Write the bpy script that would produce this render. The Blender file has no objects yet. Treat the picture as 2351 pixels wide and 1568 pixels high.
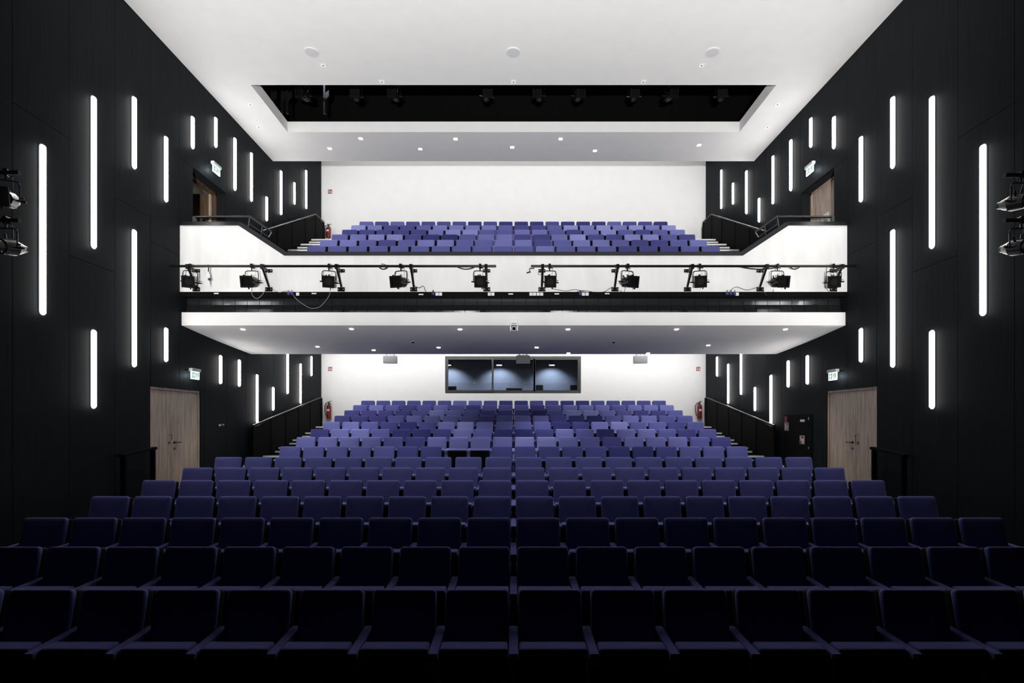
import bpy, bmesh, math, random
from mathutils import Vector, Matrix
random.seed(7)
S = bpy.context.scene
C = bpy.context.collection
PI = math.pi
# ------------------------------------------------------------------ measurements
F = 1234.0            # focal length in pixels of the 2351 px frame
CX, HY = 1179.0, 967.0
CZ = 2.2              # camera height over the front of the stalls
W = 7.15              # half width of the hall
BACK = 20.0           # distance of the back wall
def at(x, y, D):      # a point of the hall that is D metres away
    return Vector(((x - CX) * D / F, D, CZ + (HY - y) * D / F))
def wd(x):            # distance along the side wall
    return F * W / abs(x - CX)
def zz(y, D): return CZ + (HY - y) * D / F

# ------------------------------------------------------------------ camera, world, exposure, large lamps
cam = bpy.data.objects.new('camera', bpy.data.cameras.new('camera'))
C.objects.link(cam); S.camera = cam
cam.location = (0, 0, CZ); cam.rotation_euler = (PI / 2, 0, 0)
cam.data.sensor_width = 36; cam.data.lens = F / 2351 * 36
cam.data.shift_x = -3.5 / 2351; cam.data.shift_y = (HY - 784) / 2351
cam.data.clip_start = 0.02; cam.data.clip_end = 100
w = bpy.data.worlds.new('dark_house'); S.world = w; w.use_nodes = True
w.node_tree.nodes['Background'].inputs[0].default_value = (0.02, 0.022, 0.03, 1)
w.node_tree.nodes['Background'].inputs[1].default_value = 0.02
S.view_settings.view_transform = 'Standard'; S.view_settings.look = 'None'
S.view_settings.exposure = 0.2; S.view_settings.gamma = 1.0; S.view_settings.use_curve_mapping = False
S.cycles.max_bounces = 4; S.cycles.diffuse_bounces = 3; S.cycles.glossy_bounces = 2
S.cycles.transparent_max_bounces = 8
S.cycles.caustics_reflective = False; S.cycles.caustics_refractive = False
S.cycles.sample_clamp_indirect = 4.0
S.cycles.use_denoising = True; S.cycles.light_sampling_threshold = 0.03

def aim(o, target):
    o.rotation_euler = (Vector(target) - o.location).to_track_quat('-Z', 'Y').to_euler()
def area(name, loc, target, sx, sy, power, col=(1, 1, 1), spread=PI):
    d = bpy.data.lights.new(name, 'AREA'); d.shape = 'RECTANGLE'; d.size = sx; d.size_y = sy
    d.energy = power; d.color = col; d.spread = spread
    o = bpy.data.objects.new(name, d); C.objects.link(o); o.location = loc; aim(o, target); return o
def spot(name, loc, target, power, deg, blend=0.5, col=(1, 1, 1), rad=0.03):
    d = bpy.data.lights.new(name, 'SPOT'); d.energy = power; d.spot_size = math.radians(deg)
    d.spot_blend = blend; d.color = col; d.shadow_soft_size = rad
    o = bpy.data.objects.new(name, d); C.objects.link(o); o.location = loc; aim(o, target); return o
L_STRIP = 29.0
P_FILL, P_WALL_UP, P_WALL_LOW, P_SOFFIT, P_CEIL = 5700.0, 145.0, 110.0, 95.0, 60.0
FILL_Y = -4.0
# unseen fill lamp added behind the camera to brighten ceiling and balcony front
area('added_fill_lamp', (0, FILL_Y, CZ - 1.04), (0, FILL_Y + 0.8, CZ - 1.04 + 9.5), 0.5, 0.3, P_FILL, (1.0, 0.985, 0.97))
# wall washers behind the rear edges of the ceiling and of the balcony soffit
area('upper_wall_washer', (0, 16.45, CZ + 9.3), (0, BACK, CZ + 7.6), 13.4, 0.15, P_WALL_UP, (1.0, 0.99, 0.98))
area('lower_wall_washer', (0, 18.6, CZ + 2.75), (0, BACK, CZ + 1.3), 13.0, 0.12, P_WALL_LOW, (1.0, 0.99, 0.98))
for q in (-1, 1):
    area('lower_wall_washer', (q * 5.2, 15.05, CZ + 2.45), (q * 5.2, BACK, CZ + 1.2), 3.4, 0.12, P_WALL_LOW * 0.5, (1.0, 0.99, 0.98))
# unseen spots added in the front ceiling to brighten the middle rows
for q in (-4.6, -1.55, 1.55, 4.6):
    spot('downlight_or_fill_beam', (q, 7.75, CZ + 7.68), (q, 9.5, CZ - 1.0), 520, 56, 0.8)

# ------------------------------------------------------------------ materials
MATS = {}
def nodes_of(m): return m.node_tree.nodes, m.node_tree.links
def mat(name, col, rough=0.6, metal=0.0, noise=0.0, scale=(8, 8, 8), bump=0.0, bscale=None, spec=0.5, sheen=0.0, coat=0.0):
    m = bpy.data.materials.new(name); m.use_nodes = True
    n, l = nodes_of(m); b = n['Principled BSDF']
    b.inputs['Base Color'].default_value = (*col, 1); b.inputs['Roughness'].default_value = rough
    b.inputs['Metallic'].default_value = metal
    b.inputs['Specular IOR Level'].default_value = spec
    if sheen: b.inputs['Sheen Weight'].default_value = sheen; b.inputs['Sheen Roughness'].default_value = 0.4
    if coat: b.inputs['Coat Weight'].default_value = coat
    tc = n.new('ShaderNodeTexCoord')
    mp = n.new('ShaderNodeMapping'); mp.inputs['Scale'].default_value = scale
    l.new(tc.outputs['Object'], mp.inputs['Vector'])
    nz = n.new('ShaderNodeTexNoise'); nz.inputs['Scale'].default_value = 1.0; nz.inputs['Detail'].default_value = 4
    l.new(mp.outputs['Vector'], nz.inputs['Vector'])
    r = n.new('ShaderNodeValToRGB')
    k0, k1 = 1 - noise, 1 + noise
    r.color_ramp.elements[0].position = 0.3; r.color_ramp.elements[1].position = 0.7
    r.color_ramp.elements[0].color = (*[c * k0 for c in col], 1); r.color_ramp.elements[1].color = (*[min(1, c * k1) for c in col], 1)
    l.new(nz.outputs['Fac'], r.inputs['Fac']); l.new(r.outputs['Color'], b.inputs['Base Color'])
    if bump:
        nb = nz
        if bscale:
            nb = n.new('ShaderNodeTexNoise'); nb.inputs['Scale'].default_value = bscale; nb.inputs['Detail'].default_value = 2
            l.new(tc.outputs['Object'], nb.inputs['Vector'])
        bp = n.new('ShaderNodeBump'); bp.inputs['Strength'].default_value = bump; bp.inputs['Distance'].default_value = 0.01
        l.new(nb.outputs['Fac'], bp.inputs['Height']); l.new(bp.outputs['Normal'], b.inputs['Normal'])
    MATS[name] = m; return m
def emit(name, col, strength):
    m = bpy.data.materials.new(name); m.use_nodes = True
    b = m.node_tree.nodes['Principled BSDF']
    b.inputs['Base Color'].default_value = (*col, 1)
    b.inputs['Emission Color'].default_value = (*col, 1); b.inputs['Emission Strength'].default_value = strength
    MATS[name] = m; return m

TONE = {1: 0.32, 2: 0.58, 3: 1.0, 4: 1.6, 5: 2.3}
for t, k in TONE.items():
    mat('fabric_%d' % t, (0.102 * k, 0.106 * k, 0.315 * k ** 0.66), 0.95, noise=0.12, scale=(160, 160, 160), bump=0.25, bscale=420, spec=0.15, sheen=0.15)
mat('plaster', (0.80, 0.80, 0.795), 0.85, noise=0.015, scale=(3, 3, 3), spec=0.2)
mat('mottled_plaster', (0.80, 0.80, 0.795), 0.85, noise=0.05, scale=(5, 5, 1.1), spec=0.2)  # plaster with faint upright streaks of tone
mat('dark_veneer', (0.0105, 0.0124, 0.0146), 0.62, noise=0.28, scale=(60, 60, 0.8), bump=0.05, spec=0.06)
mat('joint_black', (0.004, 0.004, 0.005), 0.9)
mat('black_paint', (0.0025, 0.0025, 0.003), 0.7, noise=0.1, spec=0.08)
mat('black_metal', (0.006, 0.006, 0.0065), 0.35, metal=0.0, noise=0.1, spec=0.6)
mat('lamp_black', (0.004, 0.004, 0.0045), 0.28, noise=0.1, spec=0.35)
mat('gloss_black', (0.13, 0.135, 0.145), 0.2, metal=0.9, noise=0.05, spec=0.5)
mat('cap_metal', (0.03, 0.032, 0.035), 0.26, metal=0.6, noise=0.08, spec=0.5)
mat('carpet', (0.006, 0.006, 0.010), 0.95, noise=0.3, scale=(90, 90, 90), spec=0.1)
mat('nosing_white', (0.88, 0.88, 0.88), 0.45, noise=0.03)
mat('chrome', (0.6, 0.6, 0.6), 0.2, metal=1.0)
mat('bright_alu', (0.75, 0.75, 0.75), 0.35, metal=0.7)
mat('white_plastic', (0.78, 0.78, 0.78), 0.4, noise=0.01)
mat('light_grey', (0.66, 0.66, 0.68), 0.5, noise=0.03)
mat('mid_grey', (0.22, 0.22, 0.23), 0.5, noise=0.03)
mat('red_paint', (0.17, 0.010, 0.012), 0.3, noise=0.05)
mat('sign_red', (0.22, 0.02, 0.025), 0.5, noise=0.03)
mat('sign_white', (0.8, 0.78, 0.79), 0.5)
mat('frame_grey', (0.045, 0.047, 0.047), 0.4, noise=0.05)
mat('control_wall', (0.06, 0.072, 0.095), 0.8, noise=0.06, scale=(50, 50, 2))
mat('plug_blue', (0.03, 0.03, 0.16), 0.5)
mat('lens_dark', (0.003, 0.003, 0.004), 0.5, spec=0.05)
mat('paper', (0.8, 0.8, 0.78), 0.7)
mat('ink', (0.10, 0.10, 0.11), 0.7)
mat('corridor_wall', (0.16, 0.155, 0.15), 0.8)
emit('strip_light', (1.0, 0.985, 0.965), L_STRIP)
mat('halo_rim', (0.035, 0.035, 0.036), 0.8, spec=0.1)  # flange added to catch strip light as a halo
emit('soft_glow_band', (1.0, 0.985, 0.965), 2.2)  # dimmer glow added around each strip to soften its edge
emit('downlight_on', (1.0, 0.98, 0.95), 14.0)
emit('downlight_dim', (0.8, 0.78, 0.76), 0.35)
emit('sign_glow', (0.86, 1.0, 0.97), 2.4)
emit('sign_green', (0.02, 0.20, 0.10), 0.9)
emit('pendant_glow', (0.9, 0.95, 1.0), 9.0)
emit('pilot_led', (0.8, 0.85, 1.0), 3.0)
emit('screen_glow', (0.75, 0.85, 1.0), 0.9)
def wood(name, c0, c1):
    m = bpy.data.materials.new(name); m.use_nodes = True; n, l = nodes_of(m); b = n['Principled BSDF']
    tc = n.new('ShaderNodeTexCoord'); mp = n.new('ShaderNodeMapping'); mp.inputs['Scale'].default_value = (14, 14, 0.9)
    nz = n.new('ShaderNodeTexNoise'); nz.inputs['Scale'].default_value = 1.6; nz.inputs['Detail'].default_value = 8; nz.inputs['Distortion'].default_value = 0.5
    nf = n.new('ShaderNodeTexNoise'); nf.inputs['Scale'].default_value = 9; nf.inputs['Detail'].default_value = 4
    mx = n.new('ShaderNodeMath'); mx.operation = 'MULTIPLY_ADD'; mx.inputs[1].default_value = 0.35
    r = n.new('ShaderNodeValToRGB'); r.color_ramp.elements[0].position = 0.42; r.color_ramp.elements[1].position = 0.82
    r.color_ramp.elements[0].color = (*c0, 1); r.color_ramp.elements[1].color = (*c1, 1)
    l.new(tc.outputs['Object'], mp.inputs['Vector']); l.new(mp.outputs['Vector'], nz.inputs['Vector']); l.new(mp.outputs['Vector'], nf.inputs['Vector'])
    l.new(nf.outputs['Fac'], mx.inputs[0]); l.new(nz.outputs['Fac'], mx.inputs[2])
    l.new(mx.outputs[0], r.inputs['Fac']); l.new(r.outputs['Color'], b.inputs['Base Color'])
    b.inputs['Roughness'].default_value = 0.5; MATS[name] = m
wood('oak', (0.27, 0.20, 0.155), (0.62, 0.50, 0.40))
wood('dark_oak', (0.05, 0.028, 0.016), (0.14, 0.085, 0.05))
g = bpy.data.materials.new('window_glass'); g.use_nodes = True
gn, gl = nodes_of(g); gn.remove(gn['Principled BSDF'])
tr = gn.new('ShaderNodeBsdfTransparent'); tr.inputs[0].default_value = (0.9, 0.92, 0.95, 1)
gg = gn.new('ShaderNodeBsdfGlossy'); gg.inputs['Roughness'].default_value = 0.02
mxs = gn.new('ShaderNodeMixShader'); mxs.inputs[0].default_value = 0.03
gl.new(tr.outputs[0], mxs.inputs[1]); gl.new(gg.outputs[0], mxs.inputs[2]); gl.new(mxs.outputs[0], gn['Material Output'].inputs[0])
MATS['window_glass'] = g

# ------------------------------------------------------------------ mesh helpers
def V(*a): return Vector(a)
def box(bm, x0, x1, y0, y1, z0, z1):
    r = bmesh.ops.create_cube(bm, size=1.0)
    for v in r['verts']:
        v.co = Vector((x0 + (v.co.x + .5) * (x1 - x0), y0 + (v.co.y + .5) * (y1 - y0), z0 + (v.co.z + .5) * (z1 - z0)))
    return r['verts']
def rbox(bm, x0, x1, y0, y1, z0, z1, r=0.01, seg=2):
    t = bmesh.new(); box(t, x0, x1, y0, y1, z0, z1)
    bmesh.ops.bevel(t, geom=t.edges[:], offset=r, segments=seg, profile=0.6, affect='EDGES')
    merge(bm, t)
def merge(bm, t, M=None):
    if M is not None: bmesh.ops.transform(t, matrix=M, verts=t.verts[:])
    me = bpy.data.meshes.new('tmp'); t.to_mesh(me); t.free(); bm.from_mesh(me); bpy.data.meshes.remove(me)
def cyl(bm, p0, p1, r0, r1=None, n=12):
    p0, p1 = Vector(p0), Vector(p1); r1 = r0 if r1 is None else r1
    d = p1 - p0
    q = d.to_track_quat('Z', 'Y').to_matrix().to_4x4()
    M = Matrix.Translation((p0 + p1) / 2) @ q
    bmesh.ops.create_cone(bm, cap_ends=True, segments=n, radius1=r0, radius2=r1, depth=d.length, matrix=M)
def tube(bm, pts, r, n=8):
    pts = [Vector(p) for p in pts]; rings = []
    for i, p in enumerate(pts):
        a = pts[max(0, i - 1)]; b = pts[min(len(pts) - 1, i + 1)]
        d = (b - a).normalized()
        up = Vector((0, 0, 1)) if abs(d.z) < 0.95 else Vector((0, 1, 0))
        s = d.cross(up).normalized(); u = s.cross(d).normalized()
        rings.append([bm.verts.new(p + r * (math.cos(2 * PI * k / n) * s + math.sin(2 * PI * k / n) * u)) for k in range(n)])
    for a, b in zip(rings, rings[1:]):
        for k in range(n): bm.faces.new((a[k], a[(k + 1) % n], b[(k + 1) % n], b[k]))
    bm.faces.new(rings[0][::-1]); bm.faces.new(rings[-1])
def prism(bm, pts, axis, a, b):     # closed outline, extruded along an axis
    def mk(p, t):
        return {'x': (t, p[0], p[1]), 'y': (p[0], t, p[1]), 'z': (p[0], p[1], t)}[axis]
    A = [bm.verts.new(mk(p, a)) for p in pts]; B = [bm.verts.new(mk(p, b)) for p in pts]
    bm.faces.new(A); bm.faces.new(B[::-1]); n = len(pts)
    for k in range(n): bm.faces.new((A[k], B[k], B[(k + 1) % n], A[(k + 1) % n]))
def curve(a, b, sag, n=14, side=(0, 0, 0)):   # hanging cable points
    a, b = Vector(a), Vector(b)
    return [a.lerp(b, t / n) + Vector((0, 0, -sag * 4 * (t / n) * (1 - t / n))) + Vector(side) * (4 * (t / n) * (1 - t / n)) for t in range(n + 1)]
def to_mesh(name, bm, m, smooth=False):
    bmesh.ops.recalc_face_normals(bm, faces=bm.faces[:])
    me = bpy.data.meshes.new(name); bm.to_mesh(me); bm.free()
    if m is not None: me.materials.append(MATS[m] if isinstance(m, str) else m)
    if smooth:
        for p in me.polygons: p.use_smooth = True
        try: me.set_sharp_from_angle(angle=math.radians(40))
        except Exception: pass
    return me
def obj(name, data, m=None, parent=None, loc=None, rot=None, smooth=False):
    if isinstance(data, bmesh.types.BMesh): data = to_mesh(name, data, m, smooth)
    o = bpy.data.objects.new(name, data); C.objects.link(o)
    if parent is not None: o.parent = parent
    if loc is not None: o.location = loc
    if rot is not None: o.rotation_euler = rot
    return o
def tag(o, label=None, cat=None, group=None, kind=None):
    if label: o['label'] = label
    if cat: o['category'] = cat
    if group: o['group'] = group
    if kind: o['kind'] = kind
    return o
def thing(name, label, cat, loc=(0, 0, 0), rot=(0, 0, 0), group=None, kind=None):
    o = bpy.data.objects.new(name, None); C.objects.link(o); o.location = loc; o.rotation_euler = rot
    o.empty_display_size = 0.1
    return tag(o, label, cat, group, kind)
def copy_tree(o, parent=None):
    c = o.copy(); C.objects.link(c); c.parent = parent
    for ch in list(o.children): copy_tree(ch, c)
    return c
def B(f, *a, **k):
    bm = bmesh.new(); f(bm, *a, **k); return bm
ORD = ['first', 'second', 'third', 'fourth', 'fifth', 'sixth', 'seventh', 'eighth', 'ninth', 'tenth', 'eleventh', 'twelfth', 'thirteenth', 'fourteenth', 'fifteenth', 'sixteenth']

# ------------------------------------------------------------------ the setting: rows and floor
SEATW = 0.55
FR = [(4.07 + 0.9617 * k) for k in range(7)]
RR = [(12.57 + 0.9586 * k) for k in range(8)]
FY = [1353, 1255, 1188, 1139, 1102, 1073, 1049]
RY = [1024.5, 1003, 984.7, 968.3, 953.9, 941.6, 929.7, 919.6]
UD = [14.24 + 0.966 * k for k in range(6)]
UY = [564.6, 550.2, 537.8, 526.8, 516.8, 508.3]
BH = 0.93
fz = [zz(y, d) - BH for y, d in zip(FY, FR)]
rz = [zz(y, d) - BH for y, d in zip(RY, RR)]
uz = [zz(y, d) - BH for y, d in zip(UY, UD)]
AISLE = rz[0]
floor = thing('floor', 'black carpeted stepped floor of the stalls', 'floor', kind='structure')
edges = [2.2] + [d - 0.62 for d in FR[1:]] + [10.45]
for k in range(7):
    obj('tier', B(box, -W, W, edges[k], edges[k + 1], -0.8, fz[k]), 'carpet', floor)
obj('cross_aisle', B(box, -W, W, 10.45, RR[0] + 0.35, -0.8, AISLE), 'carpet', floor)
for k in range(1, 8):
    y1 = RR[k] + 0.34 if k < 7 else BACK
    obj('tier', B(box, -5.62, 5.62, RR[k] - 0.62, y1, -0.8, rz[k]), 'carpet', floor)
gal = thing('floor.001', 'black carpeted stepped floor of the balcony', 'floor', kind='structure')
obj('landing', B(box, -W, W, 11.75, UD[0] - 0.45, 5.2, uz[0] - 0.02), 'carpet', gal)
for k in range(6):
    y1 = UD[k] + 0.52 if k < 5 else BACK
    obj('tier', B(box, -5.62, 5.62, UD[k] - 0.45, y1, 5.05, uz[k]), 'carpet', gal)
stage = tag(obj('floor.002', B(box, -W, W, -7, 1.3, CZ - 1.6, CZ - 1.16), 'black_paint'), 'black stage floor with a straight front edge', 'floor', kind='structure')
# unseen trough added around the fill lamp; hood keeps its light off seats
ft = thing('added_fill_trough', 'black hooded trough added for the unseen fill lamp', 'footlight', (0, FILL_Y, CZ - 1.16))
hy0 = 0.12
obj('base', B(box, -1.2, 1.2, -0.16, 0.16, 0.0, 0.05), 'black_paint', ft)
obj('hood', B(box, -1.6, 1.6, 1.5, 1.53, 0.0, 0.12 + 1.5 * 0.182), 'black_paint', ft)
for q in (-1, 1):  # unseen flats added to keep the fill lamp off the near walls
    fl = thing('added_light_flat', 'tall black added light-blocking flat on the stage %s' % ('left' if q < 0 else 'right'), 'flat', (q * 2.97, FILL_Y + 3.0, CZ - 1.16), group='added light-blocking flats')
    obj('panel', B(box, -1.3, 1.3, -.02, .02, 0.0, 3.4), 'black_paint', fl)
    obj('brace', B(tube, [(0, -.9, 0.02), (0, -.02, 1.7)], .025, 8), 'black_paint', fl)

# ------------------------------------------------------------------ side walls of separate panels, doors cut out
COLS = [4.8, 5.75, 6.71, 7.67, 8.65, 9.64, 10.59, 11.5, 12.44, 13.4, 14.35, 15.2, 16.0, 16.97, 17.95, 19.0, 20.0]
SPL = {0: [3.1], 1: [4.2], 2: [5.4], 3: [6.75], 4: [4.87], 5: [6.22], 6: [5.75], 7: [4.3, 7.86], 8: [4.4, 7.86], 9: [6.9], 10: [5.4],
       11: [7.2], 12: [6.1], 13: [7.6], 14: [5.0], 15: [8.2]}
DOOR_L = (wd(345), wd(460), AISLE - 0.02, zz(887, wd(345)))
DOOR_U = (wd(443), wd(518), zz(HY, 1) + 3.45 - 0 , zz(386.2, wd(443)))
def cut(r, h):
    y0, y1, z0, z1 = r; a0, a1, b0, b1 = h
    if a0 >= y1 or a1 <= y0 or b0 >= z1 or b1 <= z0: return [r]
    out = []
    if a0 > y0: out.append((y0, a0, z0, z1))
    if a1 < y1: out.append((a1, y1, z0, z1))
    m0, m1 = max(y0, a0), min(y1, a1)
    if b0 > z0: out.append((m0, m1, z0, b0))
    if b1 < z1: out.append((m0, m1, b1, z1))
    return out
G = 0.004
for side, s in (('left', -1), ('right', 1)):
    wl = thing('wall_' + side, 'black veneered panel wall on the %s of the hall' % side, 'wall', kind='structure')
    bm = bmesh.new()
    for r in [(2.0, BACK + 0.2, -0.8, 13.5)]:
        rs = [r]
        for h in (DOOR_L, DOOR_U): rs = [q for p in rs for q in cut(p, h)]
        for y0, y1, z0, z1 in rs:
            a, b = sorted((s * (W + 0.03), s * (W + 0.24)))
            box(bm, a, b, y0, y1, z0, z1)
    obj('backing', bm, 'joint_black', wl)
    for k in range(len(COLS) - 1):
        top = 9.93 + 0.3 if COLS[k] < 15.95 else 12.6
        zs = [-0.8] + SPL[k] + [top]
        for z0, z1 in zip(zs, zs[1:]):
            rs = [(COLS[k] + G, COLS[k + 1] - G, z0 + G, z1 - G)]
            for h in (DOOR_L, DOOR_U): rs = [q for p in rs for q in cut(p, h)]
            for y0, y1, a0, a1 in rs:
                if y1 - y0 < 0.02 or a1 - a0 < 0.02: continue
                a, b = sorted((s * W, s * (W + 0.03)))
                obj('panel', B(box, a, b, y0, y1, a0, a1), 'dark_veneer', wl)

# ------------------------------------------------------------------ ceiling with its opening
ZC = CZ + 7.73
Y0, Y1, Y2, Y3 = 7.5, 12.36, 14.37, 15.98
XO = 6.04
bm = bmesh.new()
def ring(z): return
box(bm, -W, W, Y0, Y1, ZC, ZC + 0.28); box(bm, -W, W, Y2, Y3, ZC, ZC + 0.28)
box(bm, -W, -XO, Y1, Y2, ZC, ZC + 0.28); box(bm, XO, W, Y1, Y2, ZC, ZC + 0.28)
bmesh.ops.remove_doubles(bm, verts=bm.verts[:], dist=1e-4)
ceil = tag(obj('ceiling', bm, 'plaster'), 'white ceiling with a long dark lighting slot', 'ceiling', kind='structure')
bm = bmesh.new()
box(bm, -W - .2, W + .2, 2.0, Y3, CZ + 11.1, CZ + 11.3)
tag(obj('ceiling.001', bm, 'black_paint'), 'black roof void above the white ceiling', 'ceiling', kind='structure')
bm = bmesh.new()
box(bm, -W - .2, W + .2, Y3, BACK + .2, CZ + 10.4, CZ + 10.6)
tag(obj('ceiling.002', bm, 'plaster'), 'white raised ceiling strip in front of the back wall', 'ceiling', kind='structure')
bm = bmesh.new()
box(bm, -W - .2, W + .2, Y3 - 0.12, Y3 - 0.02, ZC + 0.28, CZ + 11.2)
tag(obj('wall_void', bm, 'black_paint'), 'black partition closing the roof void', 'wall', kind='structure')

# ------------------------------------------------------------------ back wall with the control room window
wx0, wx1 = (1022 - CX) * BACK / F, (1334 - CX) * BACK / F
wz0, wz1 = zz(903, BACK), zz(818, BACK)
bm = bmesh.new()
ZL = CZ + 2.9
box(bm, -W - .1, wx0, BACK, BACK + 0.22, 0.2, ZL); box(bm, wx1, W + .1, BACK, BACK + 0.22, 0.2, ZL)
box(bm, wx0, wx1, BACK, BACK + 0.22, 0.2, wz0); box(bm, wx0, wx1, BACK, BACK + 0.22, wz1, ZL)
box(bm, -W - .1, W + .1, BACK, BACK + 0.22, ZL, CZ + 10.6)
tag(obj('wall_back', bm, 'plaster'), 'white back wall of stalls and balcony', 'wall', kind='structure')
win = thing('window_1', 'wide dark framed control room window in the white back wall', 'window', kind='structure')
fy0, fy1 = BACK + 0.05, BACK + 0.15
t = 0.075
xm1, xm2 = (1131 - CX) * BACK / F, (1227 - CX) * BACK / F
bm = bmesh.new()
box(bm, wx0, wx1, fy0, fy1, wz0, wz0 + t); box(bm, wx0, wx1, fy0, fy1, wz1 - t, wz1)
box(bm, wx0, wx0 + t, fy0, fy1, wz0 + t, wz1 - t); box(bm, wx1 - t, wx1, fy0, fy1, wz0 + t, wz1 - t)
obj('window_frame', bm, 'frame_grey', win)
def sash(x0, x1, y0, y1):
    bm = bmesh.new(); u = 0.065
    z0, z1 = wz0 + t * .7, wz1 - t * .7
    box(bm, x0, x1, y0, y1, z0, z0 + u); box(bm, x0, x1, y0, y1, z1 - u, z1)
    box(bm, x0, x0 + u, y0, y1, z0 + u, z1 - u); box(bm, x1 - u, x1, y0, y1, z0 + u, z1 - u)
    s = obj('sash', bm, 'frame_grey', win)
    obj('pane', B(box, x0 + u, x1 - u, (y0 + y1) / 2 - .004, (y0 + y1) / 2 + .004, z0 + u, z1 - u), 'window_glass', s)
sash(wx0 + t * .6, xm1 + .03, fy0 - 0.03, fy0 + 0.02)
sash(xm1 - .03, xm2 + .03, fy0 + 0.03, fy0 + 0.06)
sash(xm2 - .03, wx1 - t * .6, fy0 + 0.03, fy0 + 0.06)
# control room
cr = thing('wall_control_room', 'dark blue control room behind the window', 'room', kind='structure')
crb = BACK + 2.9
obj('room_wall', B(box, -3.6, 3.6, crb, crb + .1, 0.8, CZ + 3.2), 'control_wall', cr)
obj('room_wall', B(box, -3.7, -3.6, BACK + .22, crb, 0.8, CZ + 3.2), 'control_wall', cr)
obj('room_wall', B(box, 3.6, 3.7, BACK + .22, crb, 0.8, CZ + 3.2), 'control_wall', cr)
obj('room_ceiling', B(box, -3.7, 3.7, BACK + .22, crb, CZ + 3.0, CZ + 3.1), 'black_paint', cr)
obj('room_floor', B(box, -3.7, 3.7, BACK + .22, crb, 0.8, 0.9), 'carpet', cr)
desk = thing('control_desk', 'dark control desk behind the control room window', 'desk', (0, BACK + .55, 0.9))
obj('desk_top', B(box, -2.7, 2.7, -.28, .35, wz0 - 0.9 - 0.05, wz0 - 0.9 - 0.0), 'black_paint', desk)
for x in (-2.5, 0, 2.5): obj('leg', B(box, x - .03, x + .03, -.2, .3, 0, wz0 - 0.95), 'black_metal', desk)
dz = wz0
def screen(xp0, xp1, ytop, label, m='black_metal', D=20.7):
    x0, x1 = (xp0 - CX) * D / F, (xp1 - CX) * D / F; h = zz(ytop, D) - dz
    t = thing('computer_screen', label, 'screen', ((x0 + x1) / 2, D, dz))
    obj('panel', B(rbox, -(x1 - x0) / 2, (x1 - x0) / 2, -.015, .015, 0.04, h, 0.006), m, t)
    obj('stand', B(box, -.05, .05, -.05, .08, 0, 0.06), 'black_metal', t)
screen(1028, 1048, 887, 'small dark screen at the far left of the control desk')
screen(1162, 1199, 891, 'wide low dark screen in the middle control room pane')
screen(1230, 1247, 884, 'dark equipment screen beside the right window mullion')
screen(1309, 1325, 884, 'dark equipment screen at the right end of control desk')
lt = thing('desk_lamp', 'small angled desk lamp in the left control room pane', 'lamp', at(1105, 900, 20.75)); lt.location.z = dz
obj('arm', B(tube, [(0.1, 0, 0), (0.06, 0, .13), (-.2, 0, .1)], 0.012), 'bright_alu', lt)
obj('head', B(box, -.3, -.16, -.03, .03, .09, .12), 'bright_alu', lt)
kb = tag(obj('keyboard', B(rbox, -.28, .28, -.08, .08, 0, .035, .008), 'white_plastic', loc=(at(1147, 900, 20.6).x, 20.6, dz)), 'pale keyboard lying in the middle control room pane', 'keyboard')
CT = CZ + 3.0
for i, (xp, lab) in enumerate(((1029, 'round pendant lamp at the left of the control room'), (1146, 'round pendant lamp behind the middle control room pane'), (1267, 'round pendant lamp behind the right control room pane'))):
    D = 22.2; x = (xp - CX) * D / F; z = zz(838, D)
    p = thing('pendant_lamp', lab, 'lamp', (x, D, z), group='pendant lamps in the control room')
    obj('shade', B(cyl, (0, 0, 0.0), (0, 0, 0.09), .13, .11, 20), 'black_metal', p)
    obj('cord', B(cyl, (0, 0, .09), (0, 0, CT - z), .008, n=6), 'black_metal', p)
    obj('diffuser', B(cyl, (0, 0, -.015), (0, 0, -.002), .11, n=20), 'pendant_glow', p)
    spot('pendant_light', (x, D, z - .05), (x, D + 0.62, z - 1), 190, 118, 0.6, (.82, .89, 1.0), .05)

# ------------------------------------------------------------------ the balcony
BF = F * W / 766
XA, XB = 5.89, 4.91
za, zb, zp0 = CZ + 4.19, CZ + 3.545, CZ + 2.772
par = [(-W, zp0), (W, zp0), (W, za), (XA, za), (XB, zb), (-XB, zb), (-XA, za), (-W, za)]
bm = B(prism, par, 'y', BF, BF + 0.2)
pw = tag(obj('wall_balcony', bm, 'mottled_plaster'), 'white balcony parapet with raised ends', 'wall', kind='structure')
CAPH = 0.095
def cap_piece(p0, p1, name, parent):
    bm = bmesh.new()
    d = Vector((p1[0] - p0[0], 0, p1[1] - p0[1])); L = d.length
    prism(bm, [(-0.0, 0), (0.28, 0), (0.28, CAPH * .8), (0.05, CAPH)], 'x', 0, L)
    o = obj(name, bm, 'cap_metal', parent, loc=(p0[0], BF - 0.03, p0[1]), rot=(0, -math.atan2(d.z, d.x), 0))
    return o
cp = thing('trim_1', 'dark metal cap along the white balcony parapet', 'trim', kind='structure')
pts = [(-W, za), (-XA, za), (-XB, zb), (XB, zb), (XA, za), (W, za)]
for p0, p1 in zip(pts, pts[1:]): cap_piece(p0, p1, 'cap_section', cp)
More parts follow.
